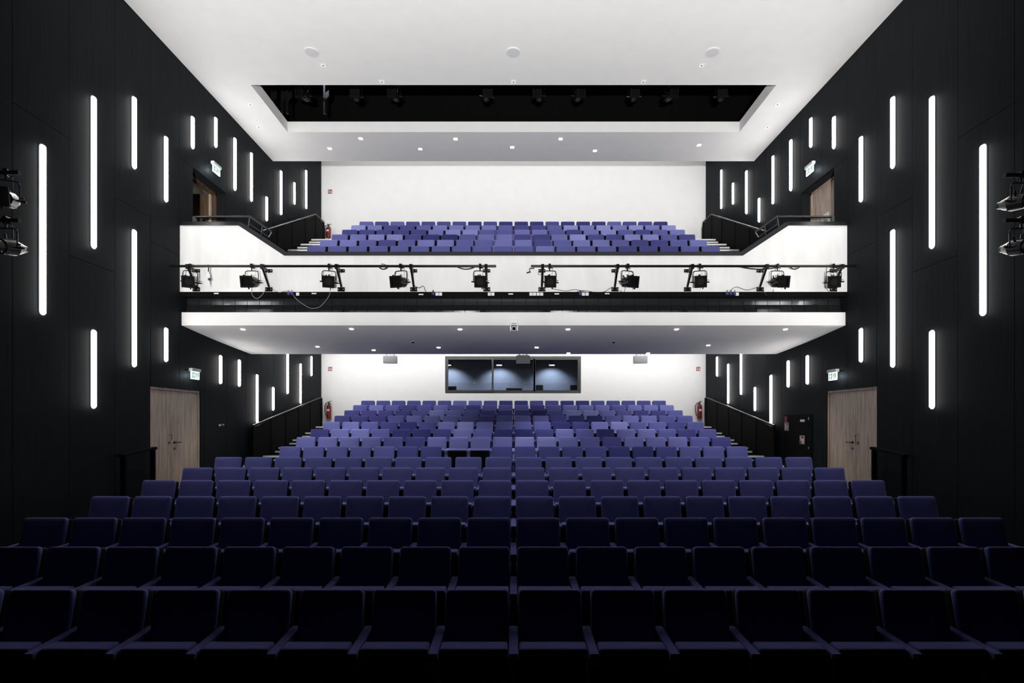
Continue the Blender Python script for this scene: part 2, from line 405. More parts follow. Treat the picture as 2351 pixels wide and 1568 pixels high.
# cable tray, glossy recess panels, fascia and soffit
SD = F * W / 762
fb, ftop = CZ + 2.064, CZ + 2.346
tr_ = tag(obj('trim_2', B(box, -W, W, BF - 0.0, BF + 0.2, CZ + 2.675, zp0), 'black_paint'), 'black cable tray strip under the white parapet', 'trim', kind='structure')
rec = thing('wall_recess', 'glossy black panelled recess below the balcony parapet', 'wall', kind='structure')
n = 54; pwid = 2 * W / n
m1 = to_mesh('recess_panel', B(rbox, -pwid / 2 + .003, pwid / 2 - .003, -.006, .006, -.088, .088, .003, 1), 'gloss_black')
m2 = to_mesh('recess_panel', B(rbox, -pwid / 2 + .003, pwid / 2 - .003, -.006, .006, -.105, .105, .003, 1), 'gloss_black')
for k in range(n):
    x = -W + (k + .5) * pwid
    obj('recess_panel', m1, parent=rec, loc=(x, BF + 0.25, CZ + 2.63))
    obj('recess_panel', m2, parent=rec, loc=(x, BF + 0.215, CZ + 2.435), rot=(-0.35, 0, 0))
obj('backing', B(box, -W, W, BF + .27, BF + .35, CZ + 2.32, CZ + 2.78), 'joint_black', rec)
prof = [(SD, ftop), (SD, fb), (12.4, CZ + 1.985), (13.13, CZ + 1.922), (13.9, CZ + 1.87), (14.63, CZ + 1.826), (14.63, CZ + 2.0), (14.8, CZ + 2.75), (14.8, CZ + 2.85), (SD + .25, CZ + 2.35)]
tag(obj('ceiling_balcony_soffit', B(prism, prof, 'x', -W, W), 'plaster'), 'white fascia and curved soffit under the balcony', 'ceiling', kind='structure')
bm = B(box, -W, W, 14.8, BACK, CZ + 2.8, CZ + 2.86)
tag(obj('ceiling_stalls_rear', bm, 'plaster'), 'white ceiling over the rear stalls', 'ceiling', kind='structure')

# ------------------------------------------------------------------ stairs in the aisles
def stairs(name, label, s, steps, x0, x1, zbase, endy):
    st = thing(name, label, 'stairs')
    steps = sorted(steps)
    for i, (d, z) in enumerate(steps):
        y1 = steps[i + 1][0] if i + 1 < len(steps) else endy
        a, b = sorted((s * x0, s * x1))
        sp = obj('step', B(box, a, b, d, y1 - (0.002 if y1 == BACK else 0), zbase, z), 'carpet', st)
        obj('nosing', B(rbox, a + .01, b - .01, d - .012, d + .045, z - .045, z + .006, .004, 1), 'nosing_white', sp)
low = [(wd_, CZ + z_) for wd_, z_ in ((15.0, -.969), (15.76, -.879), (16.0, -.781), (16.77, -.685), (17.02, -.585), (17.8, -.49), (18.04, -.387), (18.8, -.29), (19.0, -.192))]
low += [(14.75, CZ - 1.065), (14.0, CZ - 1.16), (13.75, CZ - 1.255), (13.1, CZ - 1.35), (12.85, CZ - 1.43)]
up = [(16.14, 5.15), (16.86, 5.46), (17.11, 5.64), (17.82, 5.95), (18.02, 6.10), (18.6, 6.16)]
up = [(a, CZ + b) for a, b in up] + [(15.9, CZ + 4.99), (15.2, CZ + 4.7), (14.9, CZ + 4.5), (14.3, CZ + 4.2), (14.0, CZ + 3.95)]
for side, s in (('left', -1), ('right', 1)):
    stairs('staircase', 'black stalls aisle steps with white nosings along the %s wall' % side, s, low, 5.63, W - 0.02, 0.0, BACK)
    stairs('staircase', 'black balcony aisle steps with white nosings beside the %s wall' % side, s, up, 5.63, 6.79, 5.12, BACK)
    # ledge between the balcony steps and the wall
    a, b = sorted((s * 6.8, s * (W - .01)))
    tag(obj('trim_3', B(box, a, b, 13.79, BACK, 5.1, CZ + 5.0), 'black_paint'), 'black ledge between the balcony steps and the %s wall' % side, 'trim', kind='structure')

def balustrade(s, X, prof, floorz, label, end_drop, posts, infill=True):
    t = thing('balustrade', label, 'balustrade', (s * X, prof[0][0], 0))
    y0 = prof[0][0]
    loc = lambda d, z: (0, d - y0, z)
    path = [loc(*p) for p in prof]
    obj('handrail', B(tube, path, 0.024, 10), 'black_metal', t, smooth=True)
    e = prof[-1]
    bm = bmesh.new(); box(bm, -.03, .03, e[0] - y0 - .03, e[0] - y0 + .03, end_drop, e[1])
    obj('end_post', bm, 'black_metal', t)
    def zat(d):
        for (d0, z0), (d1, z1) in zip(prof, prof[1:]):
            if d0 <= d <= d1: return z0 + (z1 - z0) * (d - d0) / (d1 - d0)
        return prof[-1][1]
    for d in posts:
        obj('post', B(box, -.02, .02, d - y0 - .02, d - y0 + .02, floorz(d) - .1, zat(d) - .02), 'black_paint', t)
    ps = posts
    if infill:
        for d0, d1 in zip(ps, ps[1:]):
            bm = bmesh.new()
            prism(bm, [(d0 - y0 + .03, floorz(d0) - .1), (d1 - y0 - .03, floorz(d1) - .1), (d1 - y0 - .03, zat(d1) - .05), (d0 - y0 + .03, zat(d0) - .05)], 'x', -.008, .008)
            obj('infill_panel', bm, 'black_paint', t)
    return t
for side, s in (('left', -1), ('right', 1)):
    balustrade(s, 7.0, [(14.42, CZ - .117), (19.35, CZ + .835), (19.6, CZ + .85)], lambda d: CZ - 1.07 + (d - 14.4) * 0.195, 'black handrail with solid infill along the %s stalls steps' % side, CZ - .2,
               [14.45, 15.5, 16.5, 17.5, 18.5, 19.5])
    balustrade(s, 6.86, [(14.5, CZ + 5.1), (18.64, CZ + 7.175), (19.42, CZ + 7.19), (19.5, CZ + 7.0)], lambda d: CZ + 4.1 + (d - 14.4) * 0.49, 'black balustrade with dark infill beside the %s balcony steps' % side, CZ + 6.1,
               [14.55, 15.6, 16.65, 17.7, 18.6, 19.4])
    # rail standing on the raised end of the parapet
    r = thing('guard_rail', 'black tube guard rail above the %s raised parapet end' % side, 'rail', (0, BF + 0.16, 0))
    zt = zz(498, BF + .16)
    P = [(s * 6.93, zt), (s * 5.72, zt), (s * 5.25, zz(533, BF + .16))]
    obj('top_rail', B(tube, [(x, 0, z) for x, z in P], .026, 10), 'black_metal', r, smooth=True)
    obj('lower_rail', B(tube, [(s * 5.74, 0, zt - .16), (s * 5.32, 0, zz(545, BF + .16))], .018, 8), 'black_metal', r, smooth=True)
    obj('post', B(box, s * 6.93 - .03, s * 6.93 + .03, -.03, .03, za + .05, zt), 'black_metal', r)
    obj('post', B(tube, [(s * 5.72, 0, zt), (s * 5.76, 0, za - .02)], .02, 8), 'black_metal', r)
    obj('post', B(tube, [(s * 5.25, 0, zz(533, BF + .16)), (s * 5.32, 0, zz(545, BF + .16))], .018, 8), 'black_metal', r)
    obj('post', B(tube, [(s * 5.45, 0, zz(520, BF + .16)), (s * 5.5, 0, za - .26)], .016, 8), 'black_metal', r)
    # flat handrail at the front side aisle
    h = thing('handrail', 'black flat handrail ending in front of the %s stalls doors' % side, 'rail', (s * 6.98, 10.4, 0))
    zt = zz(1026, 10.4)
    bm = bmesh.new(); prism(bm, [(0.06, zt), (0.06, zt - .05), (-.85, zt - .14), (-.85, zt - .09)], 'x', -.05, .05)
    obj('rail', bm, 'black_paint', h)
    for d in (0.0, -.78):
        obj('post', B(box, -.045, .045, d - .02, d + .02, AISLE - .02 + d * .107, zt - .03 + d * .104), 'black_paint', h)

# ------------------------------------------------------------------ doors
def stalls_door(n, s, side):
    y0, y1, z0, z1 = DOOR_L
    X = s * (W + 0.05)
    d = thing('door_%d' % n, 'pale oak double door to the stalls in the %s wall' % side, 'door', (X, 0, 0), kind='structure')
    fw = .045
    bm = bmesh.new(); a, b = sorted((-s * .03, s * .15))
    box(bm, a, b, y0, y0 + fw, z0, z1); box(bm, a, b, y1 - fw, y1, z0, z1); box(bm, a, b, y0 + fw, y1 - fw, z1 - fw, z1)
    obj('door_frame', bm, 'oak', d)
    ym = wd(399)
    for q, (ya, yb) in enumerate(((y0 + fw + .004, ym - .003), (ym + .003, y1 - fw - .004))):
        a, b = sorted((0, s * .05))
        lf = obj('door_leaf', B(box, a, b, ya, yb, z0 + .025, z1 - fw - .004), 'oak', d)
        hz = zz(1016, wd(399)); i = -s
        if q == 1:
            bm = bmesh.new(); tube(bm, [(0, ym + .09, hz), (i * .06, ym + .09, hz), (i * .06, ym + .24, hz)], .011, 8); cyl(bm, (0, ym + .09, hz), (i * .012, ym + .09, hz), .028, n=14)
            obj('lever_handle', bm, 'black_metal', lf)
            obj('lock_rose', B(cyl, (0, ym + .09, hz - .13), (i * .012, ym + .09, hz - .13), .026, n=14), 'chrome', lf)
        else:
            bm = bmesh.new(); tube(bm, [(0, ym - .09, hz), (i * .065, ym - .09, hz), (i * .065, ym - .09, hz + .16), (0, ym - .09, hz + .16)], .011, 8); cyl(bm, (0, ym - .09, hz), (i * .012, ym - .09, hz), .028, n=14)
            obj('pull_handle', bm, 'chrome', lf)
    obj('door_backing', B(box, *sorted((s * .16, s * .2)), y0 - .1, y1 + .1, z0 - .1, z1 + .1), 'joint_black', d)
stalls_door(1, -1, 'left'); stalls_door(2, 1, 'right')
def balcony_door(n, s, side, opened):
    y0, y1, z0, z1 = DOOR_U; X = s * (W + .24)
    d = thing('door_%d' % n, ('open dark oak balcony door in a deep reveal of the left wall' if opened else 'closed pale oak balcony door with paper notice in the right wall'), 'door', (X, 0, 0), kind='structure')
    fw = .05
    bm = bmesh.new(); a, b = sorted((-s * .02, s * .1))
    box(bm, a, b, y0, y0 + fw, z0, z1); box(bm, a, b, y1 - fw, y1, z0, z1); box(bm, a, b, y0, y1, z1 - .05, z1)
    obj('door_frame', bm, 'dark_oak' if opened else 'oak', d)
    obj('lintel', B(box, a, b, y0, y1, z1, z1 + .04), 'joint_black', d)
    if opened:
        a, b = sorted((s * .1, s * 1.2))
        lf = obj('door_leaf', B(box, a, b, y1 - .14, y1 - .09, z0 + .02, z1 - .06), 'dark_oak', d)
        obj('edge_strip', B(box, *sorted((s * .06, s * .1)), y1 - .145, y1 - .085, z0 + .02, z1 - .06), 'oak', lf)
        bm = bmesh.new()
        for z in (z0 + .4, z0 + 1.1, z0 + 1.7): cyl(bm, (s * .05, y1 - .065, z), (s * .05, y1 - .065, z + .12), .012, n=8)
        obj('hinge', bm, 'chrome', lf)
        cd = thing('wall_corridor', 'dim grey corridor behind the open balcony door', 'corridor', (X, 0, 0), kind='structure')
        a, b = sorted((s * 1.9, s * 2.0))
        obj('corridor_wall', B(box, a, b, y0 - 1, y1 + 2, z0, z1 + .3), 'corridor_wall', cd)
        a, b = sorted((s * .1, s * 2.0))
        obj('corridor_wall', B(box, a, b, y1 + 1.0, y1 + 1.1, z0, z1 + .3), 'corridor_wall', cd)
        obj('corridor_ceiling', B(box, a, b, y0 - 1, y1 + 2, z1 + .25, z1 + .3), 'corridor_wall', cd)
        obj('corridor_floor', B(box, a, b, y0 - 1, y1 + 2, z0 - .1, z0), 'carpet', cd)
        pl = bpy.data.lights.new('corridor_light', 'POINT'); pl.energy = 1.6; pl.shadow_soft_size = .1; pl.color = (1, .9, .8)
        po = bpy.data.objects.new('corridor_light', pl); C.objects.link(po); po.location = (X + s * .9, y1 + .35, z1 - .1)
    else:
        a, b = sorted((s * .0, s * .05))
        lf = obj('door_leaf', B(box, a, b, y0 + fw, y1 - fw, z0 + .02, z1 - .055), 'oak', d)
        bm = bmesh.new(); hz = z0 + 1.02
        tube(bm, [(0, y0 + .2, hz), (-s * .06, y0 + .2, hz), (-s * .06, y0 + .34, hz)], .011, 8)
        obj('lever_handle', bm, 'chrome', lf)
        wd = lambda x: F * (W + .24) / abs(x - CX)
        zt = zz(474, 12.3)
        nt = tag(obj('paper_notice', B(box, *sorted((0, -s * .004)), wd(1903), wd(1887), zt - .34, zt), 'paper', loc=(X, 0, 0)), 'white printed paper notice on the right balcony door', 'notice')
        for k, hh in enumerate((.10, .15, .19)):
            obj('text_line', B(box, *sorted((-s * .0045, -s * .0065)), wd(1903) + .05, wd(1887) - .05, zt - hh - .012, zt - hh), 'ink', nt)
balcony_door(3, -1, 'left', True); balcony_door(4, 1, 'right', False)

# ------------------------------------------------------------------ seats
def backrest_mesh(m):
    bm = bmesh.new(); t = bmesh.new(); w_, h_, t_ = .480, .50, .050
    rings = []
    for ins, y in ((.012, t_), (.003, t_ - .006), (0, t_ - .016), (0, .016), (.004, .006), (.013, 0), (.04, -.004), (.09, -.0075), (.15, -.010), (.20, -.011)):
        r = max(.036 - ins, .012); a, b = w_ / 2 - ins - r, h_ / 2 - ins - r; ring = []
        for q, (cx, cz) in enumerate(((a, b), (-a, b), (-a, -b), (a, -b))):
            for k in range(5):
                g = PI / 2 * (q + k / 4); ring.append(t.verts.new((cx + r * math.cos(g), y, -h_ / 2 + cz + r * math.sin(g))))
        rings.append(ring)
    for A, C_ in zip(rings, rings[1:]):
        for k in range(len(A)): t.faces.new((A[k], A[(k + 1) % len(A)], C_[(k + 1) % len(A)], C_[k]))
    t.faces.new(rings[0]); t.faces.new(rings[-1][::-1])
    merge(bm, t, Matrix.Translation((0, 0, BH)) @ Matrix.Rotation(math.radians(-13), 4, 'X'))
    return to_mesh('backrest', bm, m, True)
def back_shell_mesh():
    bm = bmesh.new(); t = bmesh.new()
    box(t, -.233, .233, .038, .135, -.56, -.008)
    bmesh.ops.bevel(t, geom=t.edges[:], offset=.028, segments=3, profile=.5, affect='EDGES')
    merge(bm, t, Matrix.Translation((0, 0, BH)) @ Matrix.Rotation(math.radians(-13), 4, 'X'))
    return to_mesh('back_shell', bm, 'black_paint', True)
def cushion_mesh(m):
    bm = bmesh.new(); t = bmesh.new()
    box(t, -.235, .235, -.06, .06, -.42, 0)
    bmesh.ops.bevel(t, geom=t.edges[:], offset=.018, segments=3, profile=.5, affect='EDGES')
    merge(bm, t, Matrix.Translation((0, -.315, .64)) @ Matrix.Rotation(math.radians(4), 4, 'X'))
    return to_mesh('seat_cushion', bm, m, True)
def shell_mesh():
    bm = bmesh.new(); t = bmesh.new()
    rbox(t, -.225, .225, -.078, -.058, -.42, -.03, .006, 1)
    cyl(t, (0, -.09, -.12), (0, -.07, -.12), .018, n=8)
    merge(bm, t, Matrix.Translation((0, -.315, .64)) @ Matrix.Rotation(math.radians(4), 4, 'X'))
    return to_mesh('seat_shell', bm, 'black_paint')
def arm_mesh(m):
    bm = bmesh.new(); t = bmesh.new()
    rbox(t, -.034, .034, -.42, .03, -.06, 0, .014, 2)
    merge(bm, t, Matrix.Translation((0, 0, .645)) @ Matrix.Rotation(math.radians(3), 4, 'X'))
    rbox(bm, -.026, .026, -.38, 0.0, .30, .60, .01, 1)
    return to_mesh('armrest', bm, m, True)
def leg_mesh():
    bm = bmesh.new(); box(bm, -.018, .018, -.26, -.16, .012, .32); box(bm, -.03, .03, -.34, -.08, 0, .014)
    return to_mesh('leg', bm, 'black_metal')
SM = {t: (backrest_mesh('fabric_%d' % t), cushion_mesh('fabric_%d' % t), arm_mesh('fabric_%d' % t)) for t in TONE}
SHELL, LEG, BSHELL = shell_mesh(), leg_mesh(), back_shell_mesh()
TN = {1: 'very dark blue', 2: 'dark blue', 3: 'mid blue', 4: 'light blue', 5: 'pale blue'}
def seat(i, D, z, tone, where, kind, last=False):
    x = (i - 9.5) * SEATW
    sd = 'left' if i < 10 else 'right'; k = (10 - i) if i < 10 else (i - 9)
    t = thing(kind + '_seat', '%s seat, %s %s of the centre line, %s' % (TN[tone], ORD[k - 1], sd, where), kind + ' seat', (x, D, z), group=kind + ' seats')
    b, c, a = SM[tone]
    bk_ = obj('backrest', b, parent=t); obj('back_shell', BSHELL, parent=bk_); obj('seat_cushion', c, parent=t); obj('seat_shell', SHELL, parent=t)
    obj('armrest', a, parent=t, loc=(-SEATW / 2, 0, 0)); obj('leg', LEG, parent=t, loc=(-SEATW / 2, 0, 0))
    if last: obj('armrest', a, parent=t, loc=(SEATW / 2, 0, 0)); obj('leg', LEG, parent=t, loc=(SEATW / 2, 0, 0))
FN = ['nearest row', 'second row', 'third row', 'fourth row', 'fifth row', 'sixth row', 'row before the cross aisle']
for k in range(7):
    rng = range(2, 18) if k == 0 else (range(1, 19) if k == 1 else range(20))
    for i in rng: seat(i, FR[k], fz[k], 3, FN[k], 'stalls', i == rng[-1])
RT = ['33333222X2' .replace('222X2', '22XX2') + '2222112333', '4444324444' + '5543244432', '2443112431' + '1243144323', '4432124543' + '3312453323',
      '2223444323' + '4421134433', '2222354322' + '2135543223', '3432343233' + '3234443444', '2222223321' + '1221122222']  # last row's darker tones hold the dimmer light there
RN = ['first row behind the cross aisle'] + ['%s row behind the cross aisle' % ORD[k] for k in range(1, 7)] + ['shade-toned last row under control window']
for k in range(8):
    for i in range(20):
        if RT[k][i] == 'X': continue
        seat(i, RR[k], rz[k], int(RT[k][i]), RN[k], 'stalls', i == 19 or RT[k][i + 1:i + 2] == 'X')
UT = ['3333333333' + '3433322233', '4432344334' + '4234432234', '3455211344' + '2245225532', '2222245533' + '4432453234', '5422344443' + '2235454545', '3232222121' + '1121113221']  # last balcony row is toned down for the weak light on it
UN = ['front balcony row'] + ['%s balcony row' % ORD[k] for k in range(1, 5)] + ['shade-toned last balcony row']
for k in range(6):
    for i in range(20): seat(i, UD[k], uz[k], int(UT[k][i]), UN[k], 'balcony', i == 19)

# ------------------------------------------------------------------ light strips on the side walls
LEFT = [(97, 333, 722), (214, 222, 570), (307, 223, 387), (307, 528, 842), (380, 314, 463), (214, 758, 937), (380, 753, 830), (441, 268, 341), (494, 270, 338),
        (538, 317, 437), (576, 351, 462), (611, 452, 507), (644, 392, 493), (675, 419, 469), (702, 391, 479),
        (505, 816, 881), (548, 826, 887), (589, 860, 970), (626, 889, 942), (659, 793, 904), (689, 835, 926), (714, 818, 863)]
RIGHT = [(2258, 333, 724), (2141, 222, 570), (2051, 223, 386), (2051, 528, 843), (1978, 314, 463), (2141, 759, 938), (1978, 754, 831), (1916, 268, 341), (1863, 271, 338),
         (1817, 321, 438), (1776, 358, 468), (1744, 455, 510), (1715, 392, 491), (1684, 420, 469), (1657, 390, 479),
         (1855, 816, 882), (1811, 828, 889), (1771.5, 861, 973), (1734.5, 889, 943), (1702.5, 793, 906), (1673, 835.5, 926.5), (1647.5, 819, 864)]
SWH = 0.040
def strip_mesh(h, SWH=SWH, rise=1.0):      # a raised diffuser with rounded ends, lying in the plane of the wall; x points into the hall
    bm = bmesh.new(); rings = []
    for (r, dx) in ((SWH, 0.0), (SWH * .98, .014 * rise), (SWH * .86, .026 * rise), (SWH * .6, .034 * rise), (SWH * .25, .038 * rise)):
        o = []
        hh = h / 2 - SWH
        for k in range(9): a = PI * k / 8; o.append(bm.verts.new((dx, r * math.cos(a), hh + r * math.sin(a))))
        for k in range(9): a = PI + PI * k / 8; o.append(bm.verts.new((dx, r * math.cos(a), -hh + r * math.sin(a))))
        rings.append(o)
    for a, b in zip(rings, rings[1:]):
        for k in range(len(a)): bm.faces.new((a[k], a[(k + 1) % len(a)], b[(k + 1) % len(a)], b[k]))
    bm.faces.new(rings[-1]); bm.faces.new(rings[0][::-1])
    return bm
for side, s, LST in (('left', -1, LEFT), ('right', 1, RIGHT)):
    cols = {}
    bal = sorted([q for q in LST if q[1] < 500 and abs(q[0] - CX) < 766], key=lambda q: -abs(q[0] - CX))
    und = sorted([q for q in LST if q[1] > 790 and abs(q[0] - CX) < 760], key=lambda q: -abs(q[0] - CX))
    for q in LST:
        x, y0, y1 = q; D = wd(x); z0, z1 = zz(y1, D), zz(y0, D)
        ln = 'short' if z1 - z0 < 1.0 else 'long'
        if q in bal: lab = '%s vertical light strip above the %s balcony steps, %s from the front' % (ln, side, ORD[bal.index(q)])
        elif q in und: lab = '%s vertical light strip under the balcony on the %s wall, %s from front' % (ln, side, ORD[und.index(q)])
        else:
            col = {97: 'first', 2258: 'first', 214: 'second', 2141: 'second', 307: 'third', 2051: 'third', 380: 'fourth', 1978: 'fourth'}[x]
            pos = '' if col == 'first' else (' upper' if y0 < 520 else ' lower')
            lab = '%s%s vertical light strip in the %s column from stage, %s wall' % (ln, pos, col, side)
        t = thing('wall_light', lab, 'light', (s * (W - 0.001), D, (z0 + z1) / 2), rot=(0, 0, 0 if s < 0 else PI), group='light strips on the %s wall' % side)
        obj('diffuser', strip_mesh(z1 - z0, SWH, 1.15), 'strip_light', t, smooth=True)
        h = (z1 - z0) / 2
        obj('soft_glow_band', strip_mesh(z1 - z0 + .02, SWH + .018, .6), 'soft_glow_band', t, smooth=True)
        obj('halo_rim', strip_mesh(z1 - z0 + .06, SWH + .045, .12), 'halo_rim', t, smooth=True)

# ------------------------------------------------------------------ ceiling fittings
def square_downlight(x, y, label, lit, D, z, kindn='downlight'):
    p = Vector(((x - CX) * D / F, D, z))
    t = thing('downlight', label, 'downlight', p, group=kindn)
    w_ = .065
    bm = bmesh.new()
    for a in ((-w_, w_, -w_, -w_ + .014), (-w_, w_, w_ - .014, w_), (-w_, -w_ + .014, -w_ + .014, w_ - .014), (w_ - .014, w_, -w_ + .014, w_ - .014)):
        box(bm, a[0], a[1], a[2], a[3], -.006, 0)
    obj('frame', bm, 'white_plastic', t)
    obj('lens', B(box, -w_ + .014, w_ - .014, -w_ + .014, w_ - .014, -.004, -.001), 'downlight_on' if lit else 'downlight_dim', t)
    if not lit: obj('reflector', B(cyl, (0, 0, -.012), (0, 0, -.004), .02, n=10), 'mid_grey', t)
    return p
def zc_at(y): return 7.73 * F / (HY - y)
FRONT = [(742, 150, 'downlight at the left of the front ceiling'), (1611, 150, 'downlight at the right of the front ceiling'), (877, 188, 'downlight before the left half of the ceiling slot'),
         (1179, 188, 'downlight before the middle of the ceiling slot'), (1477, 188, 'downlight before the right half of the ceiling slot'),
         (575, 240, 'nearer downlight left of the ceiling slot'), (594, 292, 'farther downlight left of the ceiling slot'), (1785, 240, 'nearer downlight right of the ceiling slot'), (1762, 292, 'farther downlight right of the ceiling slot')]
REAR = [(828, 318), (757, 341), (965, 342), (1046, 319), (1176, 338), (1287, 319), (1366, 346), (1605, 333)]
for x, y, lab in FRONT:
    p = square_downlight(x, y, 'small square ' + lab, False, zc_at(y), ZC, 'ceiling downlights')
for k, (x, y) in enumerate(sorted(REAR)):
    p = square_downlight(x, y, 'bright square downlight behind the ceiling slot, %s from the left' % ORD[k], True, zc_at(y), ZC, 'ceiling downlights')
    spot('downlight_or_fill_beam', p - V(0, 0, .03), p - V(0, 0, 1), P_CEIL, 60, .6)
for x, lab in ((716, 'left'), (1178, 'middle'), (1635, 'right')):
    D = zc_at(120); t = thing('ceiling_speaker', 'round pale grille speaker in the front ceiling, %s of three' % lab, 'speaker', ((x - CX) * D / F, D, ZC), group='round ceiling speakers')
    obj('rim', B(cyl, (0, 0, -.012), (0, 0, 0), .155, n=32), 'white_plastic', t, smooth=True)
    obj('grille', B(cyl, (0, 0, -.016), (0, 0, -.010), .135, n=32), 'light_grey', t, smooth=True)
# soffit lamps
def soffit_pt(x, y):
    pr = [(SD, fb), (12.4, CZ + 1.985), (13.13, CZ + 1.922), (13.9, CZ + 1.87), (14.63, CZ + 1.826)]
    k = (HY - y) / F
    for (d0, z0), (d1, z1) in zip(pr, pr[1:]):
        a = (z1 - z0) / (d1 - d0)
        D = (z0 - CZ - a * d0) / (k - a)
        if d0 - .02 <= D <= d1 + .02: return Vector(((x - CX) * D / F, D, CZ + k * D))
    D = 14.5; return Vector(((x - CX) * D / F, D, CZ + 1.834))
SOF = [(558, 755, 'front row of the balcony soffit, first from left'), (807, 754, 'front row of the balcony soffit, second from left'), (1056, 755, 'front row of balcony soffit, just left of the camera'),
       (1304, 755, 'front row of balcony soffit, just right of the camera'), (1553, 755, 'front row of the balcony soffit, fifth from left'), (1803, 755, 'front row of the balcony soffit, last on right'),
       (729, 795, 'rear part of the balcony soffit, farthest left'), (1007, 797, 'rear part of balcony soffit above the left window pane'), (1232, 797, 'rear part of balcony soffit above the right window pane'), (1626, 792, 'rear part of the balcony soffit, farthest right'),
       (858, 803, 'soffit edge above the left hanging speaker'), (1305, 810, 'soffit edge above the window corner'), (1488, 810, 'soffit edge above the right hanging speaker')]
for x, y, lab in SOF:
    p = soffit_pt(x, y)
    t = thing('downlight', 'round bright downlight, ' + lab, 'downlight', p, rot=(-0.075, 0, 0), group='soffit downlights')
    obj('rim', B(cyl, (0, 0, -.010), (0, 0, .004), .058, n=20), 'white_plastic', t, smooth=True)
    obj('lens', B(cyl, (0, 0, -.018), (0, 0, -.006), .045, n=20), 'downlight_on', t)
    spot('downlight_or_fill_beam', p - V(0, 0, .04), p + V(0, .3, -1), P_SOFFIT, 80, .7)
for x, lab in ((948, 'left'), (1409, 'right')):
    p = soffit_pt(x, 784)
    t = thing('smoke_detector', 'small domed detector on the balcony soffit, %s of two' % lab, 'detector', p, group='soffit detectors')
    obj('base', B(cyl, (0, 0, -.012), (0, 0, .006), .055, n=20), 'light_grey', t, smooth=True)
    obj('dome', B(cyl, (0, 0, -.04), (0, 0, -.012), .022, .036, 16), 'black_paint', t, smooth=True)

# ------------------------------------------------------------------ hanging speakers, camera
for xp, lab, yaw in ((896, 'left of the control window', .22), (1201, 'in front of the control window', 0.0), (1470, 'right of the control window', -.22)):
    D = 15.6; c = at(xp, 825, D)
    t = thing('hanging_speaker', 'grey wedge loudspeaker hanging %s' % lab, 'speaker', c, rot=(0, 0, yaw), group='hanging loudspeakers')
    bm = bmesh.new(); prism(bm, [(-.205, -.13), (.205, -.13), (.15, .16), (-.15, .16)], 'z', -.115, .115)
    bmesh.ops.bevel(bm, geom=bm.edges[:], offset=.012, segments=2, affect='EDGES')
    bmesh.ops.rotate(bm, verts=bm.verts[:], cent=(0, 0, 0), matrix=Matrix.Rotation(math.radians(10), 3, 'X'))
    obj('cabinet', bm, 'light_grey', t)
    bm = B(box, -.185, .185, -.136, -.129, -.10, .10); bmesh.ops.rotate(bm, verts=bm.verts[:], cent=(0, 0, 0), matrix=Matrix.Rotation(math.radians(10), 3, 'X'))
    obj('grille', bm, 'light_grey', t)
    bm = bmesh.new(); box(bm, -.12, -.09, -.02, .02, .1, CZ + 2.8 - c.z); box(bm, .09, .12, -.02, .02, .1, CZ + 2.8 - c.z)
    obj('bracket', bm, 'mid_grey', t)
    obj('cable', B(tube, [(0, .05, .1), (.02, .05, .2), (-.04, .05, .35), (0, .05, CZ + 2.8 - c.z)], .008, 6), 'mid_grey', t)
D = SD - .02; c = at(1180, 745, D)
t = thing('pan_tilt_camera', 'white pan tilt camera hanging at the middle of the balcony fascia', 'camera', (c.x, SD, c.z))
obj('mount', B(rbox, -.085, .085, -.10, 0, -.02, .10, .012), 'white_plastic', t)
bm = bmesh.new(); rbox(bm, -.088, .088, -.19, -.03, -.04, .015, .012); rbox(bm, -.088, -.058, -.16, -.06, -.165, -.02, .01); rbox(bm, .058, .088, -.16, -.06, -.165, -.02, .01)
obj('yoke', bm, 'white_plastic', t)
hd = obj('head', B(cyl, (0, -.20, -.12), (0, -.04, -.115), .050, .052, 24), 'white_plastic', t, smooth=True)
obj('lens', B(cyl, (0, -.208, -.12), (0, -.18, -.12), .038, n=24), 'lens_dark', hd, smooth=True)
obj('vent_slot', B(box, -.045, .045, -.194, -.186, -.012, -.004), 'black_paint', t)

